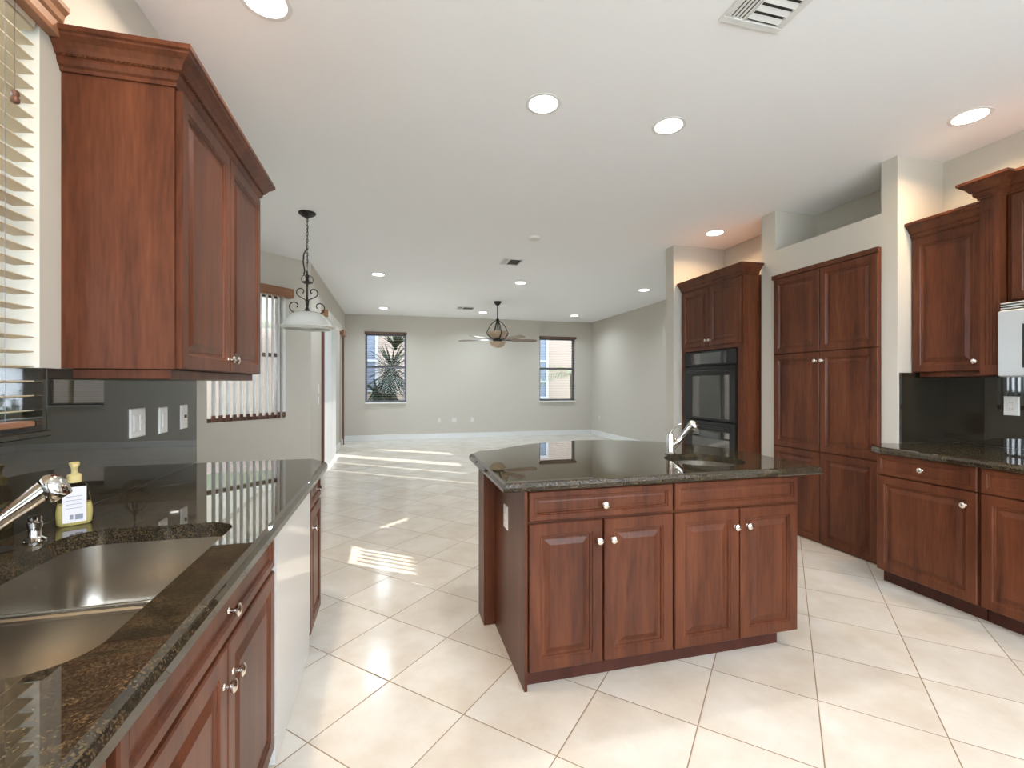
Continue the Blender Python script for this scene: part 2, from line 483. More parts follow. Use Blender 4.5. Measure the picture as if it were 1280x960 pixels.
# ------------------------------------------------------------------ cabinets
DOORP = [(0, 0), (0, .016), (.004, .020), (.050, .020), (.054, .015), (.060, .015), (.064, .008), (.074, .008), (.098, .0175), (.104, .0175)]
DRAWP = [(0, 0), (0, .016), (.004, .020), (.026, .020), (.030, .015), (.034, .015), (.037, .009), (.046, .009), (.050, .010)]
def scaled(prof, w, h):
    k = min(1.0, min(w, h) * 0.40 / prof[-1][0])
    return [(a * k, b) for a, b in prof]
def knob(parent, pos, n, s=1.12):
    mb = MB()
    mb.lathe(pos, [(.007 * s, 0), (.0075 * s, .002), (.005 * s, .005), (.005 * s, .014), (.011 * s, .018), (.0145 * s, .022), (.0145 * s, .026), (.010 * s, .030), (.003 * s, .0315)], 16, n)
    return mb.build('knob', M['nickel'], parent, smooth=True)
def door(parent, o, u, n, w, h, kn=None, name='door', mat='wood', prof=None):
    """o = lower corner on the carcass face; kn = (a, b) knob position on the door"""
    mb = MB()
    mb.panel(o, u, n, w, h, scaled(prof or (DRAWP if name.startswith('drawer') else DOORP), w, h))
    d = mb.build(name, M[mat], parent)
    if kn:
        knob(d, Vector(o) + Vector(u).normalized() * kn[0] + Vector((0, 0, kn[1])) + Vector(n).normalized() * 0.0195, n)
    return d

def offset_path(path, off, closed):
    """2-D polyline offset to the right-hand side by off, mitred"""
    n = len(path); out = []
    for i in range(n):
        p = Vector(path[i])
        if closed or 0 < i < n - 1:
            a = (p - Vector(path[(i - 1) % n])).normalized(); b = (Vector(path[(i + 1) % n]) - p).normalized()
        elif i == 0:
            a = b = (Vector(path[1]) - p).normalized()
        else:
            a = b = (p - Vector(path[i - 1])).normalized()
        na, nb = Vector((a.y, -a.x)), Vector((b.y, -b.x))
        m = (na + nb); m = m / max(m.dot(na), 0.2) if m.length > 1e-6 else na
        out.append(p + m * off)
    return out
CROWN = [(0, 0), (.008, 0), (.010, .012), (.018, .018), (.024, .030), (.024, .040), (.034, .046), (.040, .058), (.052, .074), (.068, .086), (.070, .092), (.078, .096), (.078, .112), (0, .112)]
def crown(parent, path, z, prof=CROWN, k=1.0, name='crown_molding'):
    cols = [[(q.x, q.y, z + h * k) for q in offset_path(path, o * k, False)] for o, h in prof]
    loops = [[cols[j][i] for j in range(len(prof))] for i in range(len(path))]
    mb = MB(); mb.quadloop(loops)
    return mb.build(name, M['wood'], parent)

X_ = Vector((1, 0, 0)); Y_ = Vector((0, 1, 0))
# ---- left base cabinets (doors face +X)
FX = -0.395
def left_base(y0, y1, label, doors, knob_drawer=True, z1=0.868):
    t = thing('base_cabinet', label, 'cabinet', (-0.72, (y0 + y1) / 2, 0))
    MB().box(-1.065, FX - .021, y0, y1, .10, z1).build('carcass', M['wood'], t)
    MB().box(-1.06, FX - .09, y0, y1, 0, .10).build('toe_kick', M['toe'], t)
    w = y1 - y0
    o = Vector((FX - .0205, y0 + .012, 0))
    door(t, o + Vector((0, 0, .715)), Y_, X_, w - .024, .14, ((w - .024) / 2, .07) if knob_drawer else None, 'drawer_front')
    if doors == 2:
        dw = (w - .03) / 2
        door(t, o + Vector((0, 0, .085)), Y_, X_, dw, .615, (dw - .03, .53))
        door(t, o + Vector((0, dw + .006, .085)), Y_, X_, dw, .615, (.03, .53))
    else:
        door(t, o + Vector((0, 0, .085)), Y_, X_, w - .024, .615, (.035, .53))
    return t
# sink cabinet: the bowl hangs inside, so its carcass is only sides, floor and face frame
def left_sink_base(y0, y1, label):
    t = thing('sink_cabinet', label, 'cabinet', (-0.72, (y0 + y1) / 2, 0))
    mb = MB()
    mb.box(-1.065, FX - .021, y0, y0 + .018, .10, .868); mb.box(-1.065, FX - .021, y1 - .018, y1, .10, .868)
    mb.box(-1.065, FX - .021, y0 + .018, y1 - .018, .10, .118)
    mb.box(FX - .040, FX - .021, y0 + .018, y1 - .018, .118, .868)
    mb.build('carcass', M['wood'], t)
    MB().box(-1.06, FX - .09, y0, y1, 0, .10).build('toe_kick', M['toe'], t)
    w = y1 - y0
    o = Vector((FX - .0205, y0 + .012, 0))
    door(t, o + Vector((0, 0, .715)), Y_, X_, w - .024, .14, ((w - .024) / 2, .07), 'drawer_front')
    dw = (w - .03) / 2
    door(t, o + Vector((0, 0, .085)), Y_, X_, dw, .615, (dw - .03, .53))
    door(t, o + Vector((0, dw + .006, .085)), Y_, X_, dw, .615, (.03, .53))
    return t
left_base(0.02, 0.80, 'cherry base cabinet at the lower left corner, nearest the camera', 2)
left_sink_base(0.806, 1.780, 'cherry cabinet with two doors under the double sink')
left_base(2.495, 2.86, 'narrow cherry base cabinet at the far end of the left counter', 1)
# dishwasher
dw_ = thing('dishwasher', 'white dishwasher front between cherry cabinets under the left counter', 'dishwasher', (-0.72, 2.14, 0))
MB().box(-1.05, -.43, 1.787, 2.488, 0.02, .866).build('body', M['dish'], dw_)
MB().box(-.43, FX, 1.790, 2.485, .115, .862, .004).build('door', M['dish'], dw_)
MB().box(-.43, FX - .004, 1.790, 2.485, .004, .110, .003).build('kick_plate', M['dish'], dw_)

# ---- countertops
def counter(name, outline, z1, z0, holes, label, ch=0.020, flat=()):
    """outline counter-clockwise (x, y); chamfered polished edge"""
    bm = bmesh.new()
    def ring(off, z):
        return [bm.verts.new((q.x, q.y, z)) for q in offset_path(outline, off, True)]
    rings = [ring(-ch, z1), ring(-ch * .35, z1 - ch * .25), ring(0, z1 - ch), ring(0, z0 + .006), ring(-.006, z0)]
    n = len(outline)
    for a, b in zip(rings, rings[1:]):
        for i in range(n):
            j = (i + 1) % n
            bm.faces.new((a[i], b[i], b[j], a[j]))
    def close(r): return [bm.edges.get((r[i], r[(i + 1) % len(r)])) or bm.edges.new((r[i], r[(i + 1) % len(r)])) for i in range(len(r))]
    tops, bots = close(rings[0]), close(rings[-1])
    for h in holes:
        a = [bm.verts.new((x, y, z1)) for x, y in h]; c = [bm.verts.new((x, y, z0)) for x, y in h]
        m = len(h)
        for i in range(m):
            j = (i + 1) % m
            bm.faces.new((a[i], a[j], c[j], c[i]))
        tops += close(a); bots += close(c)
    bmesh.ops.triangle_fill(bm, use_beauty=True, use_dissolve=False, edges=tops)
    bmesh.ops.triangle_fill(bm, use_beauty=True, use_dissolve=False, edges=bots)
    mb = MB(); mb.bm.free(); mb.bm = bm
    o = mb.build(name, M['granite'])
    return tag(o, label, 'countertop')
def rrect(x0, x1, y0, y1, r, seg=8):
    out = []
    for cx, cy, a0 in ((x1 - r, y1 - r, 0), (x0 + r, y1 - r, 90), (x0 + r, y0 + r, 180), (x1 - r, y0 + r, 270)):
        for k in range(seg + 1):
            a = math.radians(a0 + 90 * k / seg)
            out.append((cx + r * math.cos(a), cy + r * math.sin(a)))
    return out
sink_hole = rrect(-.905, -.470, .85, 1.65, .09)
counter('granite_countertop', [(-1.069, 0.0), (-.350, 0.0), (-.350, 2.78), (-.44, 2.925), (-1.069, 2.925)], .914, .869,
        [sink_hole], 'polished dark granite countertop on the left run with the double sink cut in')

def bowl(parent, x0, x1, y0, y1, ztop, depth, r, name='bowl'):
    loops = []
    def rr(ins, z, rad): return [(a, b, z) for a, b in rrect(x0 + ins, x1 - ins, y0 + ins, y1 - ins, rad, 8)]
    loops = [rr(0, ztop, r), rr(.004, ztop - depth * .5, r), rr(.010, ztop - depth * .82, r), rr(.022, ztop - depth * .94, r), rr(.045, ztop - depth, r * .8)]
    th = .004
    outer = [[(a, b, z - th) if i == 4 else (a, b, z) for a, b, z in lp] for i, lp in enumerate([rr(-th, ztop, r), rr(0, ztop - depth * .5, r), rr(.006, ztop - depth * .82, r), rr(.018, ztop - depth * .94, r), rr(.041, ztop - depth, r * .8)])]
    mb = MB()
    mb.quadloop(list(reversed(outer)) + loops)
    o = mb.build(name, M['steel'], parent, smooth=True)
    mb = MB()
    mb.lathe(((x0 + x1) / 2, (y0 + y1) / 2, ztop - depth), [(.045, 0), (.045, .003), (.036, .004), (.030, .0015), (.010, .001)], 24)
    mb.build('drain', M['chrome'], o, smooth=True)
    return o
sk = thing('kitchen_sink', 'undermount double bowl steel sink in the left counter', 'sink', (-.69, 1.25, .66))
bowl(sk, -.912, -.463, .842, 1.190, .866, .20, .085)
bowl(sk, -.912, -.463, 1.208, 1.658, .866, .20, .085)
MB().box(-.90, -.475, 1.1855, 1.2125, .846, .864, .006).build('divider', M['steel'], sk)

# ---- backsplash and sill
mb = MB()
mb.box(-1.0695, -1.050, 0.0, 2.925, .9145, 1.187)
mb.box(-1.0695, -1.050, 1.7765, 2.925, 1.187, 1.400)
mb.box(-1.0695, -1.050, 0.0, 0.68, 1.187, 1.400)
tag(mb.build('granite_backsplash', M['granite_splash']), 'dark granite backsplash on the left wall behind the soap bottle', 'backsplash')
mb = MB()
mb.box(-1.190, -1.035, .686, 1.770, 1.1875, 1.207, .003)
mb.box(-1.190, -1.052, 1.760, 1.7755, 1.2075, 1.400)
mb.box(-1.190, -1.052, .6805, .696, 1.2075, 1.400)
tag(mb.build('granite_window_sill', M['granite_splash']), 'dark granite sill and reveal lining below the cream window blind', 'window sill')

# ---- wall cabinet left
WC = thing('hanging_cabinet', 'tall cherry wall cabinet with crown molding above the left counter', 'cabinet', (-.9, 2.38, 1.40))
MB().box(-1.069, -.7405, 1.872, 2.90, 1.403, 2.41).build('carcass', M['wood'], WC)
MB().box(-1.0495, -.760, 1.895, 2.885, 1.368, 1.4025, .003).build('light_rail', M['wood'], WC)
o = Vector((-.740, 1.884, 1.405))
dwid = .500
door(WC, o, Y_, X_, dwid, .985, (dwid - .03, .055))
door(WC, o + Vector((0, dwid + .006, 0)), Y_, X_, dwid, .985, (.03, .055))
crown(WC, [(-1.069, 1.872), (-.7405, 1.872), (-.7405, 2.90), (-1.069, 2.90)], 2.392)
# rope bead on the crown
mb = MB()
for k in range(24):
    x = -1.062 + k * .0145
    mb.obox((x, 1.872 - .0325, 2.432), (.006, 0, .010), (0, .012, 0), (.005, 0, 0))
for k in range(70):
    y = 1.845 + k * .0155
    mb.obox((-.7405 + .0205, y, 2.432), (0, .006, .010), (.012, 0, 0), (0, .005, 0))
mb.build('rope_molding', M['wood'], WC)

# ---- island
IX0, IX1, IY = .575, 2.045, 1.945
isl = thing('kitchen_island', 'cherry kitchen island cabinet with four doors in the middle of the floor', 'island cabinet', (1.3, 2.3, 0))
mb = MB()
mb.box(IX0, IX1, IY + .021, IY + .038, .10, .885)
mb.box(IX0, IX0 + .018, IY + .038, 2.538, .10, .885); mb.box(IX1 - .018, IX1, IY + .038, 2.538, .10, .885)
mb.box(IX0 + .018, IX1 - .018, IY + .038, 2.538, .10, .118)
mb.build('carcass', M['wood'], isl)
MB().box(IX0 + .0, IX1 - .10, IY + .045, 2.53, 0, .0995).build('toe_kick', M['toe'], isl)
MB().box(IX0 - .014, IX0 - .0005, IY + .001, 2.538, 0, .885).build('side_panel', M['wood'], isl)
mb = MB(); mb.box(.497, IX1 + .03, 2.540, 2.70, 0, .885, .003)
mb.build('back_panel', M['wood'], isl)
iw = [(.583, .350), (.939, .362), (1.312, .362), (1.680, .356)]
oz = IY + .0205
def front(u0, w, z0, h, kn, name='door'):
    return door(isl, Vector((u0, oz, z0)), X_, -Y_, w, h, kn, name)
front(.583, .718, .742, .132, (.359, .058), 'drawer_front')
front(1.312, .722, .742, .132, None, 'drawer_front')
front(.583, .353, .078, .652, (.353 - .022, .56))
front(.943, .358, .078, .652, (.040, .56))
front(1.312, .364, .078, .652, (.364 - .026, .565))
front(1.682, .352, .078, .652, (.040, .565))
ISC = (1.695, 2.245)
ISR = .212
arc = [(2.150, 1.905), (2.155, 2.10), (2.165, 2.32), (2.16, 2.52), (2.12, 2.72), (2.04, 2.90), (1.91, 3.05), (1.74, 3.17), (1.55, 3.245), (1.35, 3.275), (1.13, 3.24), (.93, 3.155), (.76, 3.04), (.665, 2.955), (.60, 2.925), (.525, 2.915), (.455, 2.80)]
counter('granite_island_top', [(.455, 1.905)] + arc, .925, .8855,
        [[(ISC[0] + ISR * math.cos(2 * PI * k / 40), ISC[1] + ISR * math.sin(2 * PI * k / 40)) for k in range(40)]],
        'polished dark granite island top with a curved far edge and round sink')
isk = thing('bar_sink', 'small round steel sink in the island top', 'sink', (*ISC, .70))
R_ = ISR + .006
mb = MB()
mb.lathe((*ISC, 0), [(.03, .716), (R_ * .72, .716), (R_ * .93, .74), (R_ + .004, .80), (R_ + .004, .8845), (R_, .8845), (R_, .80), (R_ * .92, .746), (R_ * .70, .722), (.03, .720)], 48)
mb.build('bowl', M['steel'], isk, smooth=True)
MB().lathe((*ISC, .7225), [(.042, 0), (.042, .003), (.034, .004), (.028, .0015), (.01, .001)], 24).build('drain', M['chrome'], isk, smooth=True)

# ---- faucets (pull-out wand, lever on top)
def faucet(base, direction, L, rise, name, label, bodyh=.085, lever=True, headr=.021):
    bx, by, bz = base
    t = thing(name, label, 'faucet', base)
    MB().lathe(base, [(.031, 0), (.032, .006), (.027, .012), (.024, .018), (.0235, bodyh), (.021, bodyh + .012), (.010, bodyh + .018)], 24).build('base', M['chrome'], t, smooth=True)
    d = Vector((*direction, 0)).normalized()
    p0 = Vector(base) + Vector((0, 0, bodyh * .35)) + d * .012
    p1 = p0 + d * L + Vector((0, 0, rise))
    ax = (p1 - p0).normalized()
    tl = (p1 - p0).length
    mb = MB()
    mb.lathe(p0, [(.016, 0), (.019, .01), (.020, tl * .42), (.0185, tl * .43), (.0185, tl * .45), (.017, tl * .46), (.018, tl * .6), (.022, tl * .9), (headr, tl)], 20, ax)
    w = mb.build('spout', M['chrome'], t, smooth=True)
    down = (ax * .45 + Vector((0, 0, -1)) * .9).normalized()
    r = headr
    mb = MB()
    c = p1 + ax * (-.004)
    mb.lathe(c - down * r * 1.1, [(.004, 0), (r * .7, .22 * r), (r * 1.05, .75 * r), (r * 1.18, 1.3 * r), (r * 1.15, 2.0 * r), (r * 1.02, 2.6 * r), (r * .9, 2.75 * r), (.003, 2.7 * r)], 22, down)
    mb.build('spray_head', M['chrome'], w, smooth=True)
    if lever:
        q0 = Vector(base) + Vector((0, 0, bodyh + .012))
        side = Vector((-d.y, d.x, 0))
        mb = MB()
        q1 = q0 + d * .045 + Vector((0, 0, .058))
        mb.tube([q0, q0 + Vector((0, 0, .014)) + d * .006, q0 + d * .024 + Vector((0, 0, .040)), q1], [.008, .007, .0055, .005], 10)
        mb.tube([q1 - side * .002, q1 + d * .018 + Vector((0, 0, .004))], [.006, .004], 10)
        mb.build('lever', M['chrome'], t, smooth=True)
    return t
faucet((-.965, 1.238, .9142), (.92, .38), .200, .168, 'pull_out_faucet', 'chrome pull-out faucet at the left edge over the double sink', .10, True, .0225)
faucet((1.635, 2.475, .9252), (.62, -.42), .115, .150, 'bar_faucet', 'chrome faucet with a raised lever beside the island sink', .11, True, .0215)

# ---- chrome soap pump stub, hole cover and soap bottle
sd = thing('soap_dispenser', 'small chrome dispenser beside the yellow soap bottle', 'soap dispenser', (-.960, 1.575, .9142))
MB().lathe((-.960, 1.575, .9142), [(.024, 0), (.025, .004), (.017, .010), (.014, .014), (.014, .036), (.016, .038), (.016, .052), (.012, .056), (.004, .058)], 20).build('base', M['chrome'], sd, smooth=True)
mb = MB(); mb.lathe((-.960, 1.575, .969), [(.014, 0), (.015, .004), (.015, .013), (.010, .016)], 20)
mb.tube([(-.960, 1.575, .978), (-.948, 1.558, .978), (-.940, 1.545, .974)], [.007, .006, .005], 10)
mb.build('nozzle', M['chrome'], sd, smooth=True)
tag(MB().lathe((-.995, 1.505, .9142), [(.030, 0), (.031, .003), (.024, .006), (.003, .0065)], 24).build('hole_cover', M['iron'], smooth=True), 'round black cap on the granite at the left edge', 'cap')

bt = thing('soap_bottle', 'clear pump bottle half full of yellow hand soap', 'soap bottle', (-.955, 1.732, .9142))
ang = math.radians(-32)       # bottle faces the camera
bu = Vector((math.cos(-ang), math.sin(-ang), 0)); bv = Vector((-bu.y, bu.x, 0))
bc = Vector((-.955, 1.732, .9142))
def bl(w, d, z, k=20):
    out = []
    for i in range(k):
        a = 2 * PI * i / k
        ca, sa = math.cos(a), math.sin(a)
        x = math.copysign(abs(ca) ** .6, ca) * w / 2; y = math.copysign(abs(sa) ** .6, sa) * d / 2
        out.append(bc + bu * x + bv * y + Vector((0, 0, z)))
    return out
WID = [(0, .074, .040), (.006, .086, .046), (.03, .090, .048), (.048, .089, .048), (.066, .082, .046), (.09, .074, .043), (.112, .068, .041), (.124, .060, .036), (.131, .034, .028)]
mb = MB(); mb.quadloop([bl(w, d, z) for z, w, d in WID]); mb.build('bottle_shell', M['bottle'], bt, smooth=True)
mb = MB(); mb.quadloop([bl(w - .004, d - .004, z + .001) for z, w, d in WID[:5]]); mb.build('liquid_soap', M['soap'], bt, smooth=True)
mb = MB()
for s in (-1,):
    mb.obox(bc - bu * .028 + bv * (s * .0255) + Vector((0, 0, .012)), bu * .054, bv * (s * .001), (0, 0, .108))
lab = mb.build('bottle_label', M['label'], bt)
mb = MB()
mb.obox(bc - bu * .012 - bv * .0268 + Vector((0, 0, .022)), bu * .008, -bv * .0006, (0, 0, .014))
mb.obox(bc + bu * .000 - bv * .0268 + Vector((0, 0, .020)), bu * .018, -bv * .0006, (0, 0, .016))
for k in range(4):
    mb.obox(bc - bu * .020 - bv * .0268 + Vector((0, 0, .055 + k * .012)), bu * .036, -bv * .0006, (0, 0, .0014))
mb.build('printed_marks', M['ink'], lab)
mb = MB()
mb.lathe(bc + Vector((0, 0, .1312)), [(.017, 0), (.0175, .004), (.0175, .022), (.013, .026), (.008, .028), (.008, .044), (.012, .052), (.013, .060), (.010, .062)], 20)
mb.obox(bc + Vector((0, 0, .182)) - bu * .006 - bv * .028, bu * .012, bv * .03, (0, 0, .009))
mb.build('pump', M['pump'], bt, smooth=True)

# ---- right base run (doors face -X)
RX = 3.225
def right_base(y0, y1, label, knob_far=False):
    t = thing('base_cabinet', label, 'cabinet', (3.6, (y0 + y1) / 2, 0))
    MB().box(RX, 3.975, y0, y1, .10, .881).build('carcass', M['wood'], t)
    MB().box(RX + .055, 3.97, y0, y1, 0, .10).build('toe_kick', M['toe'], t)
    w = y1 - y0 - .012
    o = Vector((RX + .0005, y1 - .006, 0))
    door(t, o + Vector((0, 0, .738)), -Y_, -X_, w, .140, (w / 2, .072), 'drawer_front')
    door(t, o + Vector((0, 0, .095)), -Y_, -X_, w, .635, (w - .055, .555))
right_base(1.868, 2.440, 'cherry base cabinet beside the tall pantry doors')
right_base(1.290, 1.862, 'cherry base cabinet cut by the right edge of the photo')
right_base(0.30, 1.284, 'cherry base cabinet beyond the right edge')
counter('granite_countertop', [(3.175, .28), (3.979, .28), (3.979, 2.528), (3.50, 2.528), (3.42, 2.56), (3.30, 2.56), (3.205, 2.47), (3.175, 2.40)], .925, .882, [],
        'polished dark granite countertop along the right wall beside the pantry')
tag(MB().box(3.9605, 3.9795, .28, 2.5285, .9255, 1.431).build('granite_backsplash', M['granite_splash']), 'black granite backsplash with the outlet under the microwave', 'backsplash')
tag(MB().box(3.545, 3.960, 2.510, 2.5285, .9255, 1.431).build('granite_backsplash', M['granite_splash']), 'black granite side splash on the end of the cream pantry wall', 'backsplash')

# ---- right wall cabinets
RW = thing('hanging_cabinet', 'cherry wall cabinet with one door between pantry wall and microwave', 'cabinet', (3.8, 2.3, 1.43))
MB().box(3.672, 3.979, 2.090, 2.527, 1.432, 2.42).build('carcass', M['wood'], RW)
MB().box(3.695, 3.9600, 2.095, 2.495, 1.400, 1.4315, .002).build('light_rail', M['wood'], RW)
door(RW, Vector((3.6725, 2.518, 1.436)), -Y_, -X_, .414, .955, (.414 - .035, .06))
crown(RW, [(3.672, 2.526), (3.672, 2.092)], 2.389, k=1.05)
MWC = thing('microwave_cabinet', 'deep cherry cabinet with a projecting pilaster above the microwave', 'cabinet', (3.8, 1.7, 1.41))
MB().box(3.665, 3.979, 1.18, 1.985, 1.845, 2.53).build('carcass', M['wood'], MWC)
mb = MB(); mb.box(3.600, 3.9595, 1.990, 2.088, 1.405, 2.54, .002)
mb.build('pilaster', M['wood'], MWC)
mb = MB()
for k in range(4):
    mb.box(3.5965, 3.5995, 2.006 + k * .018, 2.014 + k * .018, 1.47, 2.44, .001)
mb.build('pilaster_reeding', M['wood'], MWC)
door(MWC, Vector((3.6645, 1.960, 1.86)), -Y_, -X_, .380, .64, (.345, .06))
door(MWC, Vector((3.6645, 1.574, 1.86)), -Y_, -X_, .380, .64, (.035, .06))
crown(MWC, [(3.979, 2.088), (3.600, 2.088), (3.600, 1.990), (3.665, 1.990), (3.665, 1.18)], 2.512, k=1.05)
RW2 = thing('hanging_cabinet', 'cherry wall cabinet on the far side of the microwave beyond the right edge', 'cabinet', (3.8, .8, 1.43))
MB().box(3.672, 3.979, .42, 1.175, 1.432, 2.42).build('carcass', M['wood'], RW2)
door(RW2, Vector((3.6715, 1.165, 1.436)), -Y_, -X_, .36, .955, (.33, .06))
door(RW2, Vector((3.6715, .795, 1.436)), -Y_, -X_, .36, .955, (.03, .06))
# microwave
mw = thing('microwave_oven', 'stainless microwave hung under the cherry cabinet at the right edge', 'microwave', (3.78, 1.6, 1.392))
MB().box(3.585, 3.958, 1.21, 1.958, 1.392, 1.842, .004).build('body', M['black'], mw)
MB().box(3.535, 3.584, 1.40, 1.960, 1.392, 1.790, .008).build('door', M['ss'], mw)
MB().box(3.5335, 3.5345, 1.47, 1.850, 1.445, 1.700).build('door_window', M['black_glass'], mw)
MB().box(3.535, 3.584, 1.212, 1.395, 1.392, 1.790, .006).build('control_panel', M['display'], mw)
mb = MB(); mb.tube([(3.534, 1.425, 1.45), (3.505, 1.425, 1.46), (3.505, 1.425, 1.72), (3.534, 1.425, 1.73)], .009, 10)
mb.build('handle', M['ss'], mw, smooth=True)
mb = MB()
for k in range(3): mb.box(3.545, 3.583, 1.212, 1.956, 1.797 + k * .015, 1.805 + k * .015, .002)
mb.build('vent_grille', M['ss'], mw)

# ---- pantry
pn = thing('pantry_cabinet', 'tall cherry pantry with six doors set into the cream wall', 'cabinet', (3.7, 3.13, 0))
MB().box(3.512, 3.95, 2.648, 3.627, 0.002, 2.372).build('carcass', M['wood'], pn)
MB().box(3.490, 3.5115, 2.640, 3.632, 2.332, 2.372, .002).build('top_rail', M['wood'], pn)
ys = [(2.642, .482), (3.130, .482)]
for (z0, h) in ((.006, .765), (.777, .845), (1.628, .700)):
    for i, (y, w) in enumerate(ys):
        kn = None
        if z0 == .777:
            kn = (.022, .775) if i == 0 else (w - .022, .775)
            kn = (w - .028, .770) if i == 1 else (.028, .770)
        # doors open outwards facing -X, u runs towards -Y
        door(pn, Vector((3.5115, y + w, z0)), -Y_, -X_, w, h, None if kn is None else ((w - .028, .770) if i == 1 else (.028, .770)))

# ---- oven cabinet and double wall oven
OXF = 3.352
oc = thing('oven_cabinet', 'tall cherry cabinet holding the black wall oven', 'cabinet', (3.65, 4.33, 0))
mb = MB()
mb.box(OXF, 3.948, 3.842, 3.862, 0.10, 2.44); mb.box(OXF, 3.948, 4.808, 4.828, 0.10, 2.44)
mb.box(OXF, 3.948, 3.862, 4.808, 1.722, 2.44); mb.box(OXF, 3.948, 3.862, 4.808, .10, .34)
mb.box(3.93, 3.948, 3.862, 4.808, .34, 1.722)
mb.box(OXF, OXF + .02, 3.862, 3.915, .34, 1.722); mb.box(OXF, OXF + .02, 4.755, 4.808, .34, 1.722)
mb.build('carcass', M['wood'], oc)
MB().box(OXF + .06, 3.94, 3.845, 4.825, 0, .10).build('toe_kick', M['toe'], oc)
dw2 = .468
door(oc, Vector((OXF - .0005, 4.335 + dw2, 1.765)), -Y_, -X_, dw2, .645, (dw2 - .028, .06))
door(oc, Vector((OXF - .0005, 4.329, 1.765)), -Y_, -X_, dw2, .645, (.028, .06))
door(oc, Vector((OXF - .0005, 4.80, .115)), -Y_, -X_, .93, .20, (.465, .10), 'drawer_front')
crown(oc, [(OXF, 4.828), (OXF, 3.842), (3.5285, 3.842)], 2.425, k=1.0)
ov = thing('wall_oven', 'black glass wall oven built into the tall cherry cabinet', 'oven', (3.65, 4.33, .36))
MB().box(OXF + .024, 3.90, 3.925, 4.745, .36, 1.70).build('body', M['black'], ov)
MB().box(OXF - .018, OXF + .0235, 3.918, 4.752, 1.550, 1.712, .004).build('control_panel', M['black'], ov)
MB().box(OXF - .0195, OXF - .0185, 4.06, 4.63, 1.572, 1.690).build('display', M['display'], ov)
def oven_door(z0, z1):
    d = MB().box(OXF - .028, OXF + .0235, 3.920, 4.750, z0, z1, .006).build('oven_door', M['black'], ov)
    MB().box(OXF - .030, OXF - .0285, 4.00, 4.60, z0 + .03, z1 - .10).build('door_glass', M['black_glass'], d)
    mb = MB(); zz = z1 - .055
    mb.tube([(OXF - .028, 4.66, zz), (OXF - .062, 4.655, zz), (OXF - .065, 4.335, zz), (OXF - .062, 4.015, zz), (OXF - .028, 4.01, zz)], .011, 10)
    mb.build('handle', M['black'], d, smooth=True)
oven_door(.955, 1.542)
oven_door(.375, .945)

# ------------------------------------------------------------------ outlets and switches
def plate(c, u, n, w, h, kind, label, name='wall_outlet', cat='outlet', pm='plate'):
    c, u, n = Vector(c), Vector(u).normalized(), Vector(n).normalized()
    t = thing(name, label, cat, c)
    mb = MB(); mb.panel(c - u * w / 2 - Vector((0, 0, h / 2)), u, n, w, h, [(0, 0), (0, .004), (.003, .0065), (.006, .0065)])
    mb.build('cover_plate', M[pm], t)
    if kind == 'outlet':
        mb = MB()
        for s in (-1, 1):
            mb.panel(c - u * .016 + Vector((0, 0, s * .020 - .014)) + n * .0062, u, n, .032, .028, [(0, 0), (0, .002), (.002, .003)])
        f = mb.build('socket', M['plate'], t)
        for s in (-1, 1):
            for q in (-.007, .006):
                mb = MB(); mb.obox(c + u * q + Vector((0, 0, s * .020 - .002)) + n * .0092, u * .002, n * .0006, (0, 0, .008))
                mb.build('slot', M['plate_dark'], f)
    elif kind == 'switch':
        mb = MB()
        mb.panel(c - u * .016 + Vector((0, 0, -.033)) + n * .0062, u, n, .032, .066, [(0, 0), (0, .002), (.002, .004)])
        mb.build('rocker', M['plate'], t)
    elif kind == 'double':
        mb = MB()
        mb.panel(c - u * .040 + Vector((0, 0, -.033)) + n * .0062, u, n, .032, .066, [(0, 0), (0, .002), (.002, .004)])
        mb.build('rocker', M['plate'], t)
        mb = MB()
        mb.panel(c + u * .010 + Vector((0, 0, -.033)) + n * .0062, u, n, .032, .066, [(0, 0), (0, .002), (.002, .003)])
        mb.obox(c + u * .020 + Vector((0, 0, -.004)) + n * .0092, u * .010, n * .002, (0, 0, .014))
        mb.build('socket', M['plate'], t)
    elif kind == 'toggle':
        mb = MB(); mb.obox(c - u * .004 + Vector((0, 0, -.006)) + n * .006, u * .008, n * .010, (0, 0, .016))
        mb.build('toggle', M['plate_dark'], t)
    return t
plate((-1.0498, 2.302, 1.185), Y_, X_, .118, .122, 'double', 'wide double plate on the left backsplash, nearest of three')
plate((-1.0498, 2.530, 1.180), Y_, X_, .078, .122, 'switch', 'single white rocker plate, middle of three on the left backsplash', 'light_switch', 'switch')
plate((-1.0498, 2.755, 1.180), Y_, X_, .076, .122, 'toggle', 'narrow white toggle plate near the far end of the left backsplash', 'light_switch', 'switch')
plate((3.9598, 2.125, 1.205), -Y_, -X_, .080, .125, 'outlet', 'white outlet on the black right backsplash below the microwave')
plate((IX0 - .0142, 2.275, .677), Y_, -X_, .072, .116, 'outlet', 'white outlet on the side panel of the island')
plate((-1.0698, 7.45, 1.28), Y_, X_, .10, .14, 'switch', 'upper white switch plate beside the sliding door', 'light_switch', 'switch')
plate((-1.0698, 7.45, 1.10), Y_, X_, .08, .12, 'switch', 'lower white switch plate beside the sliding door', 'light_switch', 'switch')
plate((1.13, 11.4998, .45), X_, -Y_, .075, .12, 'outlet', 'leftmost small outlet low on the back wall', pm='plate_wall')
plate((1.50, 11.4998, .45), X_, -Y_, .115, .12, 'double', 'middle small plate low on the back wall', pm='plate_wall')
plate((1.95, 11.4998, .45), X_, -Y_, .09, .12, 'outlet', 'rightmost small outlet low on the back wall', pm='plate_wall')
plate((5.1998, 11.0, .47), -Y_, -X_, .09, .12, 'outlet', 'small outlet on the right living room wall', pm='plate_wall')

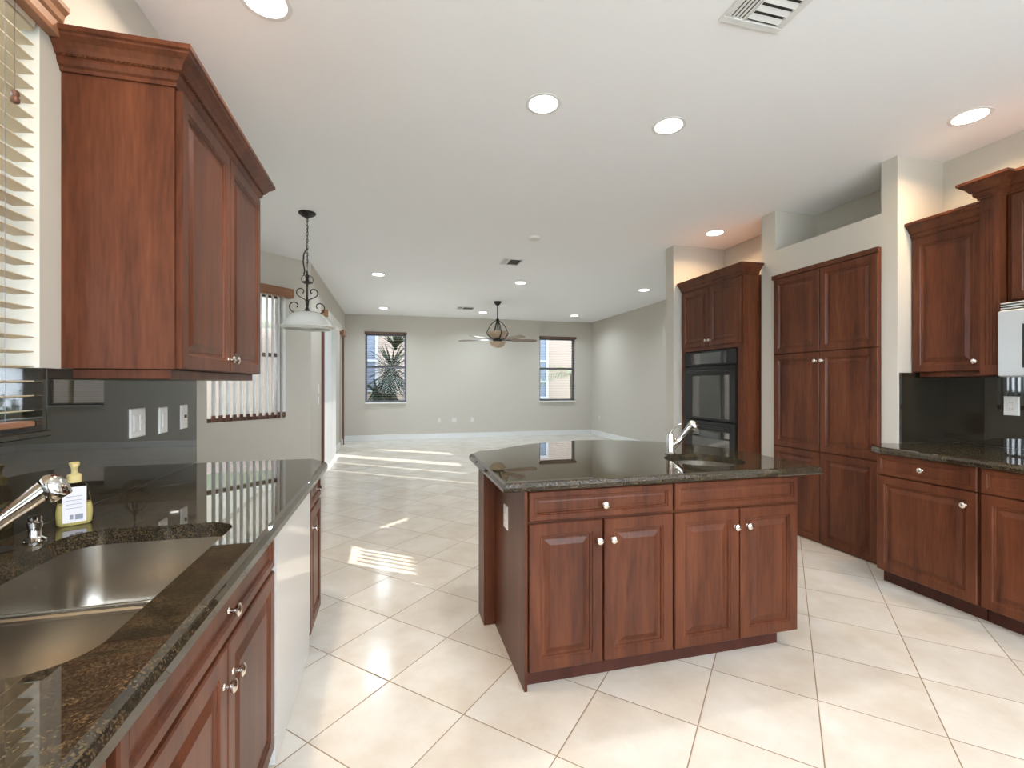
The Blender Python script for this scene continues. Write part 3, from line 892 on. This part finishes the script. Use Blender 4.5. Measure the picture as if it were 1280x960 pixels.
# ------------------------------------------------------------------ downlights
def make_downlight(x, y, label, warm, power, group):
    t = thing('recessed_downlight', label, 'ceiling light', (x, y, CZ), group)
    MB().lathe((x, y, CZ - .006), [(.084, .0055), (.084, .003), (.100, 0), (.106, .003), (.106, .0055)], 32).build('trim_ring', M['white'], t, smooth=True)
    MB().lathe((x, y, CZ - .0045), [(.003, .004), (.083, .004), (.083, 0), (.003, -.001)], 32).build('lens', M['lens'], t)
    ld = bpy.data.lights.new('lamp', 'AREA'); ld.shape = 'DISK'; ld.size = .16
    ld.energy = power; ld.color = warm; ld.spread = math.radians(150)
    lo = bpy.data.objects.new('lamp', ld); C.objects.link(lo); lo.parent = t; lo.location = (0, 0, -.012)
    return t
WARM = (1.0, .70, .40); MID = (.97, .96, .94); COOL = (.78, .90, 1.0)
kg = 'recessed lights in the kitchen ceiling'; lg = 'recessed lights in the living room ceiling'
make_downlight(-.528, 2.20, 'large bright downlight at the top edge above the left wall cabinet', (1.0, .84, .66), DOWN_K * 1.3, kg)
make_downlight(-.50, .95, 'downlight over the double sink, out of the frame', (1.0, .74, .46), DOWN_K * 1.2, kg)
make_downlight(.863, 2.59, 'bright downlight, left of the pair over the island', MID, DOWN_K, kg)
make_downlight(1.713, 2.61, 'bright downlight, right of the pair over the island', MID, DOWN_K, kg)
make_downlight(3.45, 2.05, 'downlight at the right edge above the crown of the microwave cabinet', WARM, DOWN_K * 1.1, kg)
make_downlight(3.41, 4.33, 'downlight above the oven cabinet glowing on the cream wall', WARM, DOWN_K * .9, kg)
make_downlight(.9, -.7, 'added downlight behind the camera on the left', MID, DOWN_K * 0.9, kg)  # unseen lamp added to raise the overall brightness
make_downlight(2.6, -.7, 'added downlight behind the camera on the right', MID, DOWN_K * 0.9, kg)  # second unseen lamp, added for the same extra brightness
for x, y, lb in ((-.2, 7.24, 'nearer downlight on the left side of the living room'), (2.03, 7.26, 'middle downlight of the nearer living room row, before the fan'),
                 (4.28, 7.27, 'nearer downlight on the right side of the living room'), (-.18, 10.42, 'farther downlight on the left, above the back left window'),
                 (2.03, 10.48, 'farther middle downlight just behind the fan rod'), (4.26, 10.42, 'farther downlight on the right, near the back right corner')):
    make_downlight(x, y, lb, COOL, DOWN_W, lg)

# ------------------------------------------------------------------ vents, detector
def vent(x, y, w, l, label, see=False):
    t = thing('ceiling_vent', label, 'air vent', (x, y, CZ))
    z = CZ - .0005
    mb = MB()
    f = .018 if see else .035
    mb.box(x - w / 2, x + w / 2, y - l / 2, y - l / 2 + f, z - .010, z, .003); mb.box(x - w / 2, x + w / 2, y + l / 2 - f, y + l / 2, z - .010, z, .003)
    mb.box(x - w / 2, x - w / 2 + f, y - l / 2 + f, y + l / 2 - f, z - .010, z, .003); mb.box(x + w / 2 - f, x + w / 2, y - l / 2 + f, y + l / 2 - f, z - .010, z, .003)
    mb.build('frame', M['white'], t)
    MB().box(x - w / 2 + f, x + w / 2 - f, y - l / 2 + f, y + l / 2 - f, z - .001, z).build('duct', M['vent_dark'], t)
    mb = MB()
    a, b = x - w / 2 + f, x + w / 2 - f
    c, d = y - l / 2 + f, y + l / 2 - f
    s = a + (b - a) * .30
    for k in range(4):           # long louvres along one side
        xx = a + (s - a) * (k + .3) / 4
        mb.obox((xx, c, z - .008), (.010, 0, -.002), (0, d - c, 0), (0, 0, .0008))
    mb.box(s, s + .008, c, d, z - .010, z - .001)
    nn = max(4, int((d - c) / .045))
    for k in range(nn):          # cross louvres
        yy = c + (d - c) * (k + .15) / nn
        if see:
            mb.obox((s + .008, yy, z - .0095), (b - s - .008, 0, 0), (0, .020, .006), (0, 0, .001))
        else:
            mb.obox((s + .008, yy, z - .004), (b - s - .008, 0, 0), (0, .024, -.007), (0, 0, .0015))
    mb.build('louvres', M['white'], t)
vent(1.587, 1.48, .315, .62, 'large white louvred vent in the ceiling at the top edge')
vent(1.555, 6.04, .27, .30, 'small square ceiling vent before the ceiling fan', True)
vent(1.547, 9.97, .36, .30, 'smallest far ceiling vent beside the fan canopy', True)
sdt = thing('smoke_detector', 'round white smoke detector on the ceiling before the vents', 'smoke detector', (1.545, 4.95, CZ))
MB().lathe((1.545, 4.95, CZ - .036), [(.045, 0), (.062, .004), (.068, .014), (.070, .024), (.070, .0355)], 28).build('housing', M['plate'], sdt, smooth=True)
MB().lathe((1.545, 4.95, CZ - .0385), [(.010, 0), (.014, .001), (.014, .003)], 12).build('test_button', M['white'], sdt, smooth=True)
for i, (x, y, lb) in enumerate(((.35, 7.6, 'faint round cover plate on the left of the living room ceiling'), (2.75, 7.2, 'faint round cover plate on the right of the living room ceiling'))):
    tag(MB().lathe((x, y, CZ - .006), [(.002, 0), (.06, .001), (.065, .0055)], 24).build('ceiling_cover_plate', M['ceiling'], smooth=True), lb, 'cover plate')

# ------------------------------------------------------------------ pendant
px, py = -.791, 4.81
pd = thing('pendant_lamp', 'iron scroll pendant lamp with a white glass bell shade', 'pendant lamp', (px, py, CZ))
MB().lathe((px, py, CZ - .052), [(.008, 0), (.020, .004), (.055, .022), (.078, .040), (.080, .051)], 28).build('canopy', M['iron'], pd, smooth=True)
mb = MB()
z = CZ - .052; k = 0
# chain of oval links
while z > 2.50:
    c = Vector((px, py, z - .020))
    side = Vector((1, .25, 0)).normalized() if k % 2 == 0 else Vector((-.25, 1, 0)).normalized()
    mb.tube([c + side * .0085 * math.cos(a) + Vector((0, 0, .020 * math.sin(a))) for a in [2 * PI * j / 10 for j in range(11)]], .0030, 5)
    z -= .033; k += 1
mb.build('chain', M['iron'], pd)
mb = MB()
mb.tube([(px, py, 2.96), (px + .006, py, 2.80), (px - .004, py, 2.68), (px + .004, py, 2.56), (px, py, 2.44)], .0025, 6)
mb.tube([(px, py, 2.66), (px - .03, py, 2.60), (px - .035, py, 2.52), (px - .022, py, 2.44), (px - .03, py, 2.40)], .007, 6)
mb.build('cord', M['iron'], pd)
mb = MB()
mb.lathe((px, py, 2.04), [(.055, 0), (.030, .012), (.014, .04), (.010, .06), (.008, .20), (.010, .27), (.050, .285), (.052, .292), (.018, .30), (.012, .33), (.020, .345), (.008, .37), (.006, .40)], 20)
mb.build('stem', M['iron'], pd, smooth=True)
def scroll(a, pts, r=.0055):
    ca, sa = math.cos(a), math.sin(a)
    mb = MB(); mb.tube([(px + p[0] * ca, py + p[0] * sa, p[1]) for p in pts], r, 6)
    mb.build('scroll', M['iron'], pd, smooth=True)
def spiral(cx, cz, r0, r1, a0, a1, n=18):
    return [(cx + (r0 + (r1 - r0) * k / n) * math.cos(a0 + (a1 - a0) * k / n), cz + (r0 + (r1 - r0) * k / n) * math.sin(a0 + (a1 - a0) * k / n)) for k in range(n + 1)]
for q in range(4):
    a = q * PI / 2 + .15
    scroll(a, [(.03, 2.052), (.06, 2.036)] + spiral(.105, 2.095, .062, .016, -PI / 2, 1.25 * PI))
    scroll(a, [(.008, 2.10), (.014, 2.16)] + spiral(.052, 2.235, .048, .014, -.35 * PI - PI / 2 + PI * .5, 1.35 * PI)[0:])
    scroll(a, [(.012, 2.34), (.045, 2.33), (.055, 2.355), (.045, 2.385), (.012, 2.40)], .003)
mb = MB()
sh = [(.050, 2.045), (.105, 2.040), (.150, 2.015), (.185, 1.975), (.212, 1.930), (.222, 1.915), (.245, 1.905), (.247, 1.898), (.222, 1.892), (.215, 1.880)]
inner = [(r - .005, z - .004) for r, z in reversed(sh)]
mb.lathe((px, py, 0), sh + inner, 40)
mb.build('shade', M['shade'], pd, smooth=True)

# ------------------------------------------------------------------ ceiling fan
fx, fy = 2.047, 9.034
fn = thing('ceiling_fan', 'bronze ceiling fan with five wooden blades and amber glass bowls', 'ceiling fan', (fx, fy, CZ))
MB().lathe((fx, fy, CZ - .085), [(.015, 0), (.030, .01), (.070, .055), (.078, .080), (.078, .0845)], 24).build('canopy', M['iron'], fn, smooth=True)
mb = MB(); mb.lathe((fx, fy, 0), [(.014, 2.915), (.014, 2.66), (.032, 2.645), (.036, 2.62), (.018, 2.60)], 16); mb.build('downrod', M['iron'], fn, smooth=True)
for q in range(4):
    a = q * PI / 2 + .1
    ca, sa = math.cos(a), math.sin(a)
    mb = MB(); mb.tube([(fx + r * ca, fy + r * sa, z) for r, z in ((.02, 2.62), (.08, 2.59), (.14, 2.53), (.19, 2.45), (.225, 2.37), (.215, 2.34), (.14, 2.27), (.08, 2.235), (.03, 2.225))], [.008, .008, .008, .008, .009, .010, .014, .014, .014], 8)
    mb.build('arm', M['iron'], fn, smooth=True)
    mb = MB(); mb.tube([(fx + r * ca, fy + r * sa, z) for r, z in ((.015, 2.61), (.05, 2.44), (.055, 2.40), (.0, 2.40))], .007, 6)
    mb.build('inner_stay', M['iron'], fn)
MB().lathe((fx, fy, 0), [(.03, 2.265), (.10, 2.275), (.175, 2.33), (.205, 2.395), (.200, 2.398), (.16, 2.34), (.09, 2.29), (.03, 2.28)], 32).build('upper_bowl', M['amber'], fn, smooth=True)
MB().lathe((fx, fy, 0), [(.02, 2.265), (.06, 2.262), (.085, 2.25), (.09, 2.22), (.085, 2.195), (.02, 2.19)], 24).build('motor', M['iron'], fn, smooth=True)
MB().lathe((fx, fy, 0), [(.155, 2.192), (.160, 2.186), (.140, 2.135), (.095, 2.095), (.04, 2.078), (.004, 2.076)], 32).build('lower_bowl', M['amber'], fn, smooth=True)
for q in range(5):
    a = math.radians(4.5 + 72 * q)
    d = Vector((math.cos(a), math.sin(a), 0)); s = Vector((-d.y, d.x, 0))
    pitch = math.radians(-14)
    s2 = s * math.cos(pitch) + Vector((0, 0, math.sin(pitch)))
    o = Vector((fx, fy, 2.235))
    mb = MB()
    sec = [(.20, .040), (.26, .058), (.40, .068), (.60, .074), (.78, .074), (.83, .055), (.845, .02)]
    up_ = d.cross(s2)
    loops = [[o + d * r - s2 * w, o + d * r + s2 * w, o + d * r + s2 * w + up_ * .006, o + d * r - s2 * w + up_ * .006] for r, w in sec]
    mb.quadloop(loops)
    bl_ = mb.build('blade', M['blade'], fn)
    mb = MB(); mb.obox(o + d * .07 - s2 * .014 - up_ * .008, d * .20, s2 * .028, up_ * .007)
    mb.build('blade_iron', M['iron'], bl_)

# ------------------------------------------------------------------ blinds
# cream horizontal blind in the kitchen window
hb = thing('horizontal_blind', 'cream wooden slat blind in the window at the left edge', 'window blind', (-1.11, 1.23, 2.45))
y0, y1 = .705, 1.757
for k in range(27):
    z = 1.262 + k * .0452
    mb = MB()
    a = math.radians(6)
    mb.obox((-1.124, y0, z), (.052 * math.cos(a), 0, .052 * math.sin(a)), (0, y1 - y0, 0), (0, 0, .003))
    mb.build('slat', M['blind'], hb)
MB().box(-1.122, -1.070, y0, y1, 1.218, 1.236, .003).build('bottom_rail', M['valance'], hb)
MB().box(-1.13, -1.07, y0, y1, 2.452, 2.495).build('headrail', M['blind'], hb)
for yy in (.86, 1.23, 1.64):
    mb = MB(); mb.tube([(-1.0685, yy, 2.46), (-1.0685, yy, 1.24)], .0006, 5); mb.tube([(-1.127, yy, 2.46), (-1.127, yy, 1.24)], .0006, 5)
    mb.build('ladder_cord', M['frame_grey'], hb)
mb = MB(); mb.tube([(-1.058, 1.66, 2.46), (-1.058, 1.66, 2.20)], .0007, 5)
cd = mb.build('pull_cord', M['plate_dark'], hb)
MB().lathe((-1.058, 1.660, 2.163), [(.004, 0), (.010, .004), (.011, .014), (.007, .020), (.010, .026), (.009, .036), (.003, .040)], 14).build('tassel', M['brown'], cd, smooth=True)
vp = [(0, 0), (.030, 0), (.034, .012), (.034, .040), (.042, .048), (.046, .066), (.058, .080), (.058, .095), (0, .095)]
VL = thing('wood_valance', 'light brown wooden valance at the top left above the cream blind', 'valance', (-1.06, 1.2, 2.47))
cols = [[(-1.0695 + o_, y, 2.470 + h_) for o_, h_ in vp] for y in (.64, 1.812)]
mb = MB(); mb.quadloop(cols); mb.build('valance_board', M['valance'], VL)

# vertical blind on the far bay window
def facet(p0, p1):
    p0, p1 = Vector((*p0, 0)), Vector((*p1, 0)); d = (p1 - p0).normalized()
    return p0, d, Vector((d.y, -d.x, 0))     # inward normal
def vertical_blind(p0, p1, s0, s1, z0, z1, n, ang, label, valance=True, off=.045, brown_ends=True, vw=.089, skip=(), vmat='valance'):
    o, d, nn = facet(p0, p1)
    c = o + d * (s0 + s1) / 2 + nn * off
    t = thing('vertical_blind', label, 'window blind', (c.x, c.y, z1))
    for k in range(n):
        if k in skip: continue
        s = s0 + (s1 - s0) * (k + .5) / n
        a = math.radians(ang)
        w = d * math.cos(a) + nn * math.sin(a)
        th = nn * math.cos(a) - d * math.sin(a)
        q = o + d * s + nn * off
        mb = MB()
        # slightly curved vane
        pts = [(-.5, 0), (-.25, .005), (0, .007), (.25, .005), (.5, 0)]
        lo = [q + w * (vw * u_) + th * v_ for u_, v_ in pts] + [q + w * (vw * u_) + th * (v_ + .0012) for u_, v_ in reversed(pts)]
        mb.quadloop([[p + Vector((0, 0, z0)) for p in lo], [p + Vector((0, 0, z1 - .02)) for p in lo]])
        v = mb.build('vane', M['vane'], t)
        if brown_ends:
            mb = MB(); mb.obox(q - w * (vw * .5) - th * .001 + Vector((0, 0, z0 - .002)), w * vw, th * .009, (0, 0, .070))
            mb.build('vane_weight', M['brown'], v)
    if valance:
        mb = MB(); mb.obox(o + d * (s0 - .06) + nn * .002 + Vector((0, 0, z1 - .02)), d * (s1 - s0 + .12), nn * .10, (0, 0, .115))
        vb = mb.build('valance', M[vmat], t)
        if vmat != 'valance':
            mb = MB(); mb.obox(o + d * (s0 - .072) + nn * .002 + Vector((0, 0, z1 - .02)), d * .0115, nn * .10, (0, 0, .115)); mb.build('end_cap', M['valance'], vb)
    return t
vertical_blind(D_, E_, .215, 1.145, .925, 2.48, 12, 142, 'vertical blind of white vanes in the far bay window')
vertical_blind(C_, D_, 1.05, 1.58, .925, 2.48, 7, 142, 'vertical blind in the hidden side bay window')
vertical_blind(B_, C_, .30, 1.25, .925, 2.48, 12, 60, 'vertical blind in the hidden near bay window')
vertical_blind(E_, F_, 1.02, 2.83, .03, 2.42, 22, 15, 'tall white vertical blind over the sliding door', brown_ends=False, off=.05, skip=(8, 9, 16, 17, 18, 19, 20, 21), vmat='plate')
mb = MB(); mb.box(-1.069, -.985, 10.36, 10.90, 2.40, 2.50)
tag(mb.build('door_valance', M['valance']), 'short brown valance above the narrow glass door', 'valance')
for (yy0, yy1, nm) in ((7.745, 7.779, 'trim_3'), (10.862, 10.90, 'trim_4')):
    struct(MB().box(-1.0695, -1.030, yy0, yy1, 0, 2.40).build(nm, M['brown']), 'dark brown upright beside the glass door')
# brown upright of the bay window
# valances and fine open blinds on the back windows
for (a, b, side) in ((-.63, .35, 'left'), (3.72, 4.735, 'right')):
    t = thing('window_blind', 'brown valance with fine raised slats on the back %s window' % side, 'window blind', ((a + b) / 2, 11.45, 2.56))
    MB().box(a, b, 11.44, 11.499, 2.535, 2.595, .004).build('valance', M['valance_dark'], t)
    for k in range(36):
        z = .94 + k * .0445
        MB().box(a + .05, b - .05, 11.515, 11.560, z, z + .002).build('slat', M['blind'], t)

# ------------------------------------------------------------------ outdoors
struct(MB().box(-40, 40, -30, 45, -.30, -.13).build('ground', M['grass']))
struct(MB().box(-6.6, -1.26, 2.9, 11.9, -.129, -.02).build('patio', M['paving']))
struct(MB().box(-12, 9, -14, -2.05, -.129, -.02).build('rear_bounce_slab', M['bounce']))  # added pale slab that bounces light up to the kitchen ceiling
mb = MB(); mb.box(-4.85, -2.40, 2.6, 9.8, 2.47, 2.57); mb.box(-2.40, -1.27, 7.0, 9.8, 2.55, 2.65); mb.box(-4.85, -1.27, 9.8, 14.5, 2.94, 3.04)
struct(mb.build('sun_blocker', M['white']))  # added slabs that block the higher sun and shorten the floor patches
struct(MB().box(-3.0, 7.0, 11.70, 12.30, 2.80, 2.95).build('roof_overhang', M['white']))
nb = thing('neighbouring_house', 'peach stucco house seen through the back windows', 'house', (2.0, 15.2, -.13))
MB().box(-6, 12, 15.0, 15.3, -.129, 6.0).build('wall', M['stucco'], nb)
def nbwin(x0, x1, z0, z1, bars=()):
    mb = MB(); y = 14.93
    mb.box(x0, x1, y, 14.999, z0, z0 + .07); mb.box(x0, x1, y, 14.999, z1 - .07, z1)
    mb.box(x0, x0 + .08, y, 14.999, z0 + .07, z1 - .07); mb.box(x1 - .08, x1, y, 14.999, z0 + .07, z1 - .07)
    for b in bars: mb.box(x0 + .08, x1 - .08, y + .01, 14.999, b, b + .06)
    f = mb.build('window_frame', M['nb_trim'], nb)
    MB().box(x0 + .08, x1 - .08, 14.975, 14.985, z0 + .07, z1 - .07).build('pane', M['nb_pane'], f)
nbwin(-1.3, -.42, 1.1, 3.1, (2.05,))
nbwin(3.9, 5.16, .85, 3.0, (1.4, 2.1))

def blade_leaf(mb, o, d, L, w, droop=0.3, seg=4):
    o = Vector(o); d = Vector(d).normalized()
    s = d.cross(Vector((0, 0, 1)))
    if s.length < .05: s = Vector((1, 0, 0))
    s.normalize()
    n = s.cross(d)
    pts = []
    for k in range(seg + 1):
        t = k / seg
        p = o + d * L * t + Vector((0, 0, -1)) * droop * L * t * t
        ww = w * (1 - t) ** .7 * (.6 + .4 * min(1, t * 4)) if t < 1 else .001
        pts.append((p, ww))
    loops = [[p - s * ww, p + n * ww * .25, p + s * ww, p - n * .002] for p, ww in pts]
    mb.quadloop(loops)
yc = thing('yucca_plant', 'spiky green yucca outside the back left window', 'plant', (-.05, 13.2, -.13))
mb = MB(); mb.tube([(-.05, 13.2, -.13), (-.02, 13.2, .8), (.02, 13.2, 1.75)], [.09, .07, .05], 10)
mb.tube([(-.05, 13.2, .4), (-.3, 13.1, .9), (-.35, 13.0, 1.2)], [.06, .05, .04], 8)
mb.tube([(.02, 13.2, 1.7), (.15, 13.2, 2.2)], [.05, .03], 8)
mb.build('trunk', M['bark'], yc)
mb = MB()
for (cx, cy, cz, nl, L, elmin, elmax) in ((-.02, 13.2, 1.78, 90, .85, -60, 70), (-.10, 13.1, 1.60, 80, .85, -88, -15), (-.42, 12.98, 1.15, 60, .60, -80, 40), (.10, 13.2, 2.35, 45, .65, 20, 88), (-.15, 13.1, 1.20, 60, .60, -85, 0)):
    for k in range(nl):
        az = random.uniform(0, 2 * PI); el = math.radians(random.uniform(elmin, elmax))
        blade_leaf(mb, (cx, cy, cz + random.uniform(-.08, .08)), (math.cos(az) * math.cos(el), math.sin(az) * math.cos(el), math.sin(el)), L * 1.12 * random.uniform(.75, 1.1), .046, .12)
mb.build('leaves', M['leaf'], yc)
pmt = thing('palm_plant', 'light green palm fronds outside the back right window', 'plant', (5.45, 13.6, -.13))
mb = MB(); mb.tube([(5.45, 13.6, -.13), (5.48, 13.6, 1.0), (5.45, 13.6, 1.7)], [.07, .06, .05], 8); mb.build('trunk', M['bark'], pmt)
mb = MB()
for k in range(9):
    az = PI + random.uniform(-1.5, 1.5); el = random.uniform(-.2, .6)
    d = Vector((math.cos(az) * math.cos(el), math.sin(az) * math.cos(el) * .6, math.sin(el))).normalized()
    base = Vector((5.45, 13.6, 1.7))
    for j in range(12):
        t = j / 12
        p = base + d * 1.35 * t + Vector((0, 0, -.55 * t * t))
        for sg in (-1, 1):
            sd = d.cross(Vector((0, 0, 1))).normalized() * sg
            blade_leaf(mb, p, sd * .6 + d * .6 + Vector((0, 0, -.25)), .30 * (1 - t * .5), .012, .4, 3)
mb.build('fronds', M['palm'], pmt)

def hedge(name, x0, x1, y0, y1, z1, n, label, cat='hedge', s=.10):
    mb = MB(); mb.box(x0 + .15, x1 - .15, y0 + .15, y1 - .15, -.13, z1 - .12)
    for k in range(n):
        p = Vector((random.uniform(x0, x1), random.uniform(y0, y1), random.uniform(-.05, z1)))
        if x0 + .2 < p.x < x1 - .2 and y0 + .2 < p.y < y1 - .2 and p.z < z1 - .2: p.x = x1 - random.uniform(0, .15)
        d = Vector((random.gauss(0, 1), random.gauss(0, 1), random.gauss(0, 1))).normalized()
        blade_leaf(mb, p, d, s, s * .3, .1, 2)
    return tag(mb.build(name, M['hedge']), label, cat)
hedge('shrub', -2.7, -2.0, -.5, 3.0, 1.30, 1500, 'dark green shrub outside the kitchen window')
for (tx, ty, tr) in ((-9.5, 17.5, 1.9), (-10.5, 23.0, 2.2), (-8.8, 28.6, 2.2)):
    tt = thing('garden_tree', 'leafy tree far out in the garden beyond the patio', 'tree', (tx, ty, -.13), 'garden trees beyond the patio')
    mb = MB(); mb.tube([(tx, ty, -.13), (tx + .1, ty, 1.5), (tx, ty, 2.6)], [.16, .12, .08], 8); mb.build('trunk', M['bark'], tt)
    mb = MB()
    for k in range(900):
        d = Vector((random.gauss(0, 1), random.gauss(0, 1), random.gauss(0, 1))).normalized()
        p = Vector((tx, ty, 3.0)) + Vector((d.x * tr, d.y * tr, d.z * tr * .9)) * random.uniform(.55, 1.0)
        blade_leaf(mb, p, (random.gauss(0, 1), random.gauss(0, 1), random.gauss(0, .6)), .45, .13, .1, 2)
    mb.build('crown', M['hedge'], tt)
hedge('garden_hedge', -9.6, -8.8, 2.5, 14.0, 1.25, 3000, 'clipped green hedge beyond the patio', s=.16)
